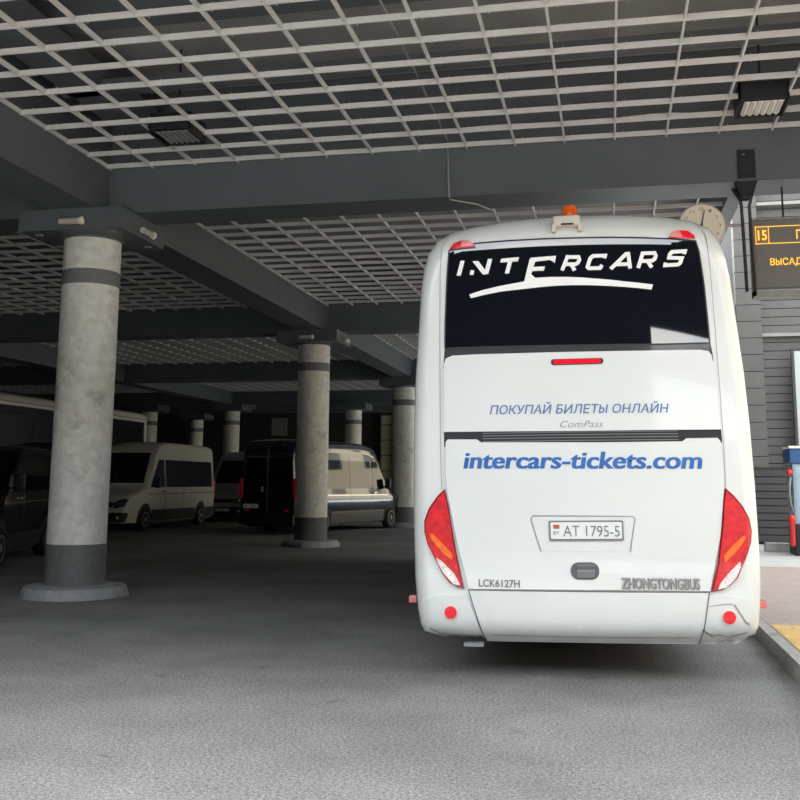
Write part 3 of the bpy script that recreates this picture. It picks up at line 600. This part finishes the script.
# ================================================================ VANS
def make_van(name,loc,rz,label,paint,L=6.2,H=2.7,low='black',wb=4.0,fo=1.0,cat='van',lower_h=.55,side_glass=True,chrome=False):
    v=root(name,loc,rz,label,cat); HW=1.0
    TOP=[(0,.86),(.10,1.0),(.30,1.10),(1.0,1.27),(1.12,1.34),(1.85,H-.33),(2.1,H-.12),(2.6,H-.02),(3.2,H),(L-.4,H-.02),(L-.12,H-.08),(L-.03,H-.25),(L,H-.6)]
    def ztop(y): return lerp(y,TOP)
    def plan(y): return HW*(lerp(y,[(0,.72),(.06,.84),(.2,.93),(.5,.985),(1.0,1),(L-.25,1),(L-.08,.97),(L,.91)]))
    def hw(y,z):
        w=plan(y); zt=ztop(y)
        k=lerp(z,[(.25,.92),(.45,.955),(.95,1),(1.25,.985),(2.2,.905),(2.7,.86)])
        return w*k
    Y=[0,.03,.06,.1,.2,.3,.5,.7,1.0,1.12,1.3,1.5,1.7,1.85,2.1,2.35,2.6,3.0,3.5,4,4.5,5,5.4,L-.4,L-.25,L-.12,L-.05,L-.03,L]; Y=sorted(set(Y))
    bm=B(); rings=[]
    for y in Y:
        zt=ztop(y); zs=[.26+(zt-.12-.26)*k/10 for k in range(11)]
        half=[(hw(y,z),z) for z in zs]; w=half[-1][0]
        half+=[(w-.03,zt-.05),(w-.09,zt-.015),(w-.2,zt),(w*.4,zt+.015),]
        ring=[bm.verts.new((x,y,z)) for x,z in half]+[bm.verts.new((-x,y,z)) for x,z in half[::-1]]
        rings.append(ring)
    n=len(rings[0])
    for a,b in zip(rings,rings[1:]):
        for i in range(n): bm.faces.new((a[i],a[(i+1)%n],b[(i+1)%n],b[i]))
    bm.faces.new(rings[0]); bm.faces.new(rings[-1])
    body=obj('body',bm,paint,v,True,38)
    def side(nm,pts,s,d,m,par=v,step=.12):
        t=B(); t.faces.new([t.verts.new((0,y,z)) for y,z in pts]); conform(t,lambda co:Vector((s*(hw(co.y,co.z)+d),co.y,co.z)),step,(1,2))
        be=[e for e in t.edges if len(e.link_faces)==1]; r=bmesh.ops.extrude_edge_only(t,edges=be)
        for q in r['geom']:
            if isinstance(q,bmesh.types.BMVert): q.co.x-=s*(d+.01)
        return obj(nm,t,m,par,True,35)
    def upper(nm,pts,d,m,par=v):
        t=B(); t.faces.new([t.verts.new((x,y,0)) for x,y in pts]); conform(t,lambda co:Vector((co.x,co.y-d*.7,ztop(co.y)+d)),.1,(0,1)); return obj(nm,t,m,par,True,35)
    fd=lambda x:.0
    def front(nm,pts,d,m,par=v,t0=.05):
        # nose panels: y from plan curve inverse
        def yf(x,z):
            y=0
            while y<.6 and (hw(y,z)<abs(x) or ztop(y)<z+.01): y+=.005
            return y
        t=B(); t.faces.new([t.verts.new((x,0,z)) for x,z in pts]); conform(t,lambda co:Vector((co.x,yf(co.x,co.z)-d,co.z)),.06)
        be=[e for e in t.edges if len(e.link_faces)==1]; r=bmesh.ops.extrude_edge_only(t,edges=be)
        for q in r['geom']:
            if isinstance(q,bmesh.types.BMVert): q.co.y+=t0
        return obj(nm,t,m,par,True,35)
    def rear(nm,pts,d,m,par=v,t0=.06):
        t=B(); prism(t,pts,'y',L-.0+d-t0,L+d)
        return obj(nm,t,m,par)
    # windscreen, bonnet shut line
    ws=[(-.80,1.17),(.80,1.17),(.76,1.5),(.70,1.82),(-.70,1.82),(-.76,1.5)]
    g=upper('windscreen',ws,.012,'carglass')
    t=B(); tube(t,[(-.5,1.15,1.40),(.1,1.27,1.52)],.01,6); obj('wiper',t,'black',g)
    upper('bonnet_shut_line',[(-.78,1.05),(.78,1.05),(.78,1.07),(-.78,1.07)],.004,'seam')
    # nose
    front('grille',[(-.42,.72),(.42,.72),(.46,.86),(-.46,.86)],.015,'black')
    front('front_bumper',[(-.80,.28),(.80,.28),(.86,.50),(.84,.56),(-.84,.56),(-.86,.50)],.03,low)
    for s in (-1,1):
        P=[(s*.46,.68),(s*.80,.74),(s*.88,.95),(s*.76,.97),(s*.48,.88)]
        hl=front('headlight',P,.012,'black'); front('lens',[(s*.60,.76),(s*.76,.79),(s*.80,.90),(s*.62,.86)],.03,'chrome',hl)
        front('fog_lamp',circ((s*.62,.42),.05,14),.04,'clear')
    front('licence_plate',[(-.26,.40),(.26,.40),(.26,.51),(-.26,.51)],.05,'plate')
    # sides
    zb,zt_=1.30,H-.72+.15
    for s in (1,-1):
        n_=0; dw=side('front_door_window',[(1.30,1.30),(1.50,1.58),(1.95,zt_),(2.30,zt_),(2.30,zb)],s,.008,'carglass')
        if side_glass:
            x=2.42; n=3; w=(L-.35-x)/n
            for k in range(n): side('side_window',[(x+k*w,zb),(x+k*w,zt_),(x+(k+1)*w-.015,zt_),(x+(k+1)*w-.015,zb)],s,.008,'carglass')
        side('sill_trim',[(fo+.45,.27),(fo+.45,lower_h),(fo+wb-.45,lower_h),(fo+wb-.45,.27)],s,.012,low)
        side('sill_trim',[(fo+wb+.45,.27),(fo+wb+.45,lower_h),(L-.1,lower_h),(L-.1,.27)],s,.012,low)
        side('waist_line',[(1.2,1.08),(1.2,1.105),(L-.2,1.125),(L-.2,1.10)],s,.006,'chrome' if chrome else 'seam')
        for yy in (2.36,3.75): side('door_shut_line',[(yy,.5),(yy+.015,.5),(yy+.015,zt_+.1),(yy,zt_+.1)],s,.003,'seam')
        t=B(); a,b=sorted((s*(hw(2.15,1.15)+.005),s*(hw(2.15,1.15)+.05))); bbox(t,a,b,2.08,2.28,1.15,1.19,.008); obj('door_handle',t,'chrome' if chrome else 'black',v)
        for yy in (fo,fo+wb):
            P=[(yy+.44*math.cos(PI*k/12),.36+.46*math.sin(PI*k/12)) for k in range(13)]; P=[(yy+.44,.27)]+P+[(yy-.44,.27)]
            side('wheel_arch',P,s,.010,'black'); wheel(v,s*(HW-.10),yy,.35,.35,.23,s)
        t=B(); a,b=sorted((s*1.03,s*1.22)); bbox(t,a,b,1.42,1.55,1.28,1.62,.03); mr=obj('door_mirror',t,'black' if paint!='vanwhite' else 'black',v,True,40)
        t=B(); a,b=sorted((s*1.05,s*1.20)); box(t,a,b,1.55,1.555,1.31,1.59); obj('mirror_glass',t,'chrome',mr)
        t=B(); a,b=sorted((s*.93,s*1.08)); box(t,a,b,1.46,1.52,1.33,1.38); obj('mirror_arm',t,'black',mr)
        # rear corners
        t=B(); a,b=sorted((s*.84,s*.965)); bbox(t,a,b,L-.11,L+.012,1.02,1.58,.015); tl=obj('tail_lamp',t,'redbright',v,True,40)
        t=B(); a,b=sorted((s*.60,s*.72)); bbox(t,a,b,L-.01,L+.07,.66,.71,.008); obj('rear_reflector',t,'redbright',v)
    rear('rear_bumper',[(-.92,.30),(.92,.30),(.92,.55),(-.92,.55)],.07,'black',t0=.16)
    for s in (-1,1): rear('rear_window',[(s*.06,1.38),(s*.72,1.38),(s*.68,2.15 if H>2.4 else 1.9),(s*.06,2.15 if H>2.4 else 1.9)],.006,'carglass')
    rear('rear_door_seam',[(-.012,.56),(.012,.56),(.012,H-.3),(-.012,H-.3)],.004,'seam')
    rp=rear('rear_licence_plate',[(.30,.74),(.80,.74),(.80,.86),(.30,.86)],.02,'plate')
    rear('plate_characters',[(.67,.785),(.75,.785),(.75,.815),(.67,.815)],.024,'greytext',rp,.004); rear('plate_characters',[(.40,.785),(.55,.785),(.55,.815),(.40,.815)],.024,'greytext',rp,.004)
    t=B(); bbox(t,.14,.19,L,L+.05,1.20,1.34,.01); obj('rear_handle',t,'chrome',v)
    t=B(); box(t,-.85,.85,.4,L-.3,.2,.4); obj('underbody',t,'black',v)
    return v
make_van('minibus',(-14.74,27.4,0),0,'off-white high-roof minibus facing us, right of the nearest column','vanwhite',L=6.5,wb=4.2,H=2.72,lower_h=.62)
make_van('minibus',(-13.95,35.1,0),.03,'silver-grey van nose half hidden between the light minibus and the blue one','vansilver',L=6.0,H=2.65)
W=Vector((-7.18,33.0,0)); a=.25; LL=6.9
# blue minibus: nose away from the camera and to the right
f=Vector((math.sin(a),math.cos(a),0)); rt=Vector((math.cos(a),-math.sin(a),0))
nose=W+f*1.0-rt*1.0
bv=make_van('minibus',tuple(nose),PI-a,'glossy dark blue minibus parked nose away behind the second column','vanblue',L=LL,H=2.72,wb=4.35,low='vangrey',lower_h=.62,chrome=True)
# black van by the left edge
d=Vector((-.30,.954,0)); n=Vector((.954,.30,0)); P0=Vector((-10.19,15.61,0)); nose=P0-d*1.0-n*1.0
make_van('passenger_van',tuple(nose),math.atan2(.30,.954),'glossy black passenger van cut off by the left edge, behind the nearest column','vanblack',L=5.3,H=2.15,wb=3.2,chrome=True,cat='van')
# ---- second coach in the dark, only its pale roof edge shows
c=root('parked_coach',(-16.5,21.0,0),0,'dark parked coach with a pale roof edge behind the light minibus','bus')
t=B(); prism(t,[(0,.35),(0,3.55),(-.12,3.62),(-2.4,3.62),(-2.5,3.55),(-2.5,.35)],'y',0,12.8); obj('body',t,'vanblack',c)
t=B(); prism(t,[(.02,3.58),(.03,3.70),(-.05,3.84),(-.25,3.92),(-2.25,3.92),(-2.45,3.84),(-2.53,3.70),(-2.52,3.58)],'y',0,12.75); obj('roof',t,'coachwhite',c)
t=B(); prism(t,[(.035,3.665),(.035,3.69),(.0,3.69),(.0,3.665)],'y',.0,12.75); obj('gutter_line',t,'seam',c)
t=B(); box(t,.0,.03,12.65,12.8,.9,3.75); box(t,-2.5,0,12.72,12.81,3.6,3.8); obj('rear_pillar',t,'coachwhite',c)
for k in range(7): t=B(); box(t,.0,.018,.25+1.75*k,1.9+1.75*k,1.6,3.4); obj('side_window',t,'carglass',c)
for y in (2.5,9.5): wheel(c,-.15,y,.5,.5,.3,1); wheel(c,-2.35,y,.5,.5,.3,-1)
# ================================================================ beyond the hall
t=B(); box(t,26,27,-8,80,0,14); struct('street_facade',t,'facade')
t=B()
for i in range(19):
    for j in range(3): box(t,25.95,26.02,-6+4.4*i,-4.4+4.4*i,2.6+4*j,4.6+4*j)
struct('street_facade_window_rows',t,'carglass')
S('street_ground','asphalt',(14,60,-12,75,-.2,0))
S('forecourt_ground','asphalt',(-60,1.37,-70,-11,-.04,.004)); S('bounce_paving','palestone',(-11,1.37,-11,-.5,-.04,.005)); S('forecourt_asphalt','asphalt',(-60,-11,-11,-.5,-.04,.004))  # unseen pale strip added and sized to bounce sunlight under the canopy
S('added_dark_block','opposite',(-80,14,-36,-33,0,17.5)); S('added_block_gap','opposite',(14,60,-36,-33,0,6.5),(14,60,-36,-33,12.0,17.5))  # added unseen block; limits the sky, its gap shapes the coach window reflection
# small lit window and warm lit shelves at the back
t=B(); box(t,-19.0,-18.1,54.9,54.99,4.1,5.1); w=struct('window_1',t,'steel')
sh=root('display_shelf',(-12.55,54.6,0),0,'narrow warm-coloured shelf rack glimpsed left of the lit column','shelf')
t=B(); box(t,0,.05,0,.3,0,5.2); box(t,.75,.8,0,.3,0,5.2); obj('frame',t,'walldark',sh)
for k in range(6): t=B(); box(t,.05,.75,0,.3,.4+.85*k,.44+.85*k); obj('shelf_board',t,'walldark',sh)
t=B(); box(t,.05,.75,.28,.3,0,5.2); obj('back_panel',t,'facade',sh)
# ================================================================ light, camera
w=bpy.data.worlds.new('sky'); SC.world=w; w.use_nodes=True; N=w.node_tree.nodes; L=w.node_tree.links; bg=N['Background']
tc=N.new('ShaderNodeTexCoord'); nz=N.new('ShaderNodeTexNoise'); nz.inputs['Scale'].default_value=2.2; nz.inputs['Detail'].default_value=7; mp=N.new('ShaderNodeMapping'); mp.inputs['Scale'].default_value=(1,1,2.5); L.new(tc.outputs['Generated'],mp.inputs[0]); L.new(mp.outputs[0],nz.inputs['Vector'])
cr=N.new('ShaderNodeValToRGB'); cr.color_ramp.elements[0].position=.42; cr.color_ramp.elements[1].position=.6; cr.color_ramp.elements[0].color=(.72,.78,.85,1); cr.color_ramp.elements[1].color=(1,.985,.95,1); L.new(nz.outputs['Fac'],cr.inputs[0]); L.new(cr.outputs[0],bg.inputs['Color']); bg.inputs['Strength'].default_value=SKY
sl=bpy.data.lights.new('sun','SUN'); sl.energy=SUN; sl.angle=math.radians(3); sl.color=(1,.985,.955); so=bpy.data.objects.new('sun',sl); COL.objects.link(so)
dv=Vector((.6,-.12,-.78)); so.rotation_euler=dv.to_track_quat('-Z','Y').to_euler(); so.location=(-20,-5,25)
cam=bpy.data.cameras.new('camera'); co=bpy.data.objects.new('camera',cam); COL.objects.link(co); SC.camera=co
ya,pi_,ro=-.2067,.1531,.007
R_=Vector((math.cos(ya),-math.sin(ya),0)); fl=Vector((math.sin(ya),math.cos(ya),0)); fw=fl*math.cos(pi_)+Vector((0,0,math.sin(pi_))); up=-fl*math.sin(pi_)+Vector((0,0,math.cos(pi_)))
X=R_*math.cos(ro)+up*math.sin(ro); U=-R_*math.sin(ro)+up*math.cos(ro)
mx=Matrix(((X.x,U.x,-fw.x,0),(X.y,U.y,-fw.y,0),(X.z,U.z,-fw.z,1.5),(0,0,0,1))); co.matrix_world=mx
cam.sensor_width=36; cam.sensor_fit='HORIZONTAL'; cam.lens=45; cam.shift_y=-.09; cam.clip_end=500
vs=SC.view_settings; vs.view_transform='Standard'; vs.look='None'; vs.gamma=1; vs.use_curve_mapping=False; vs.exposure=EXPO
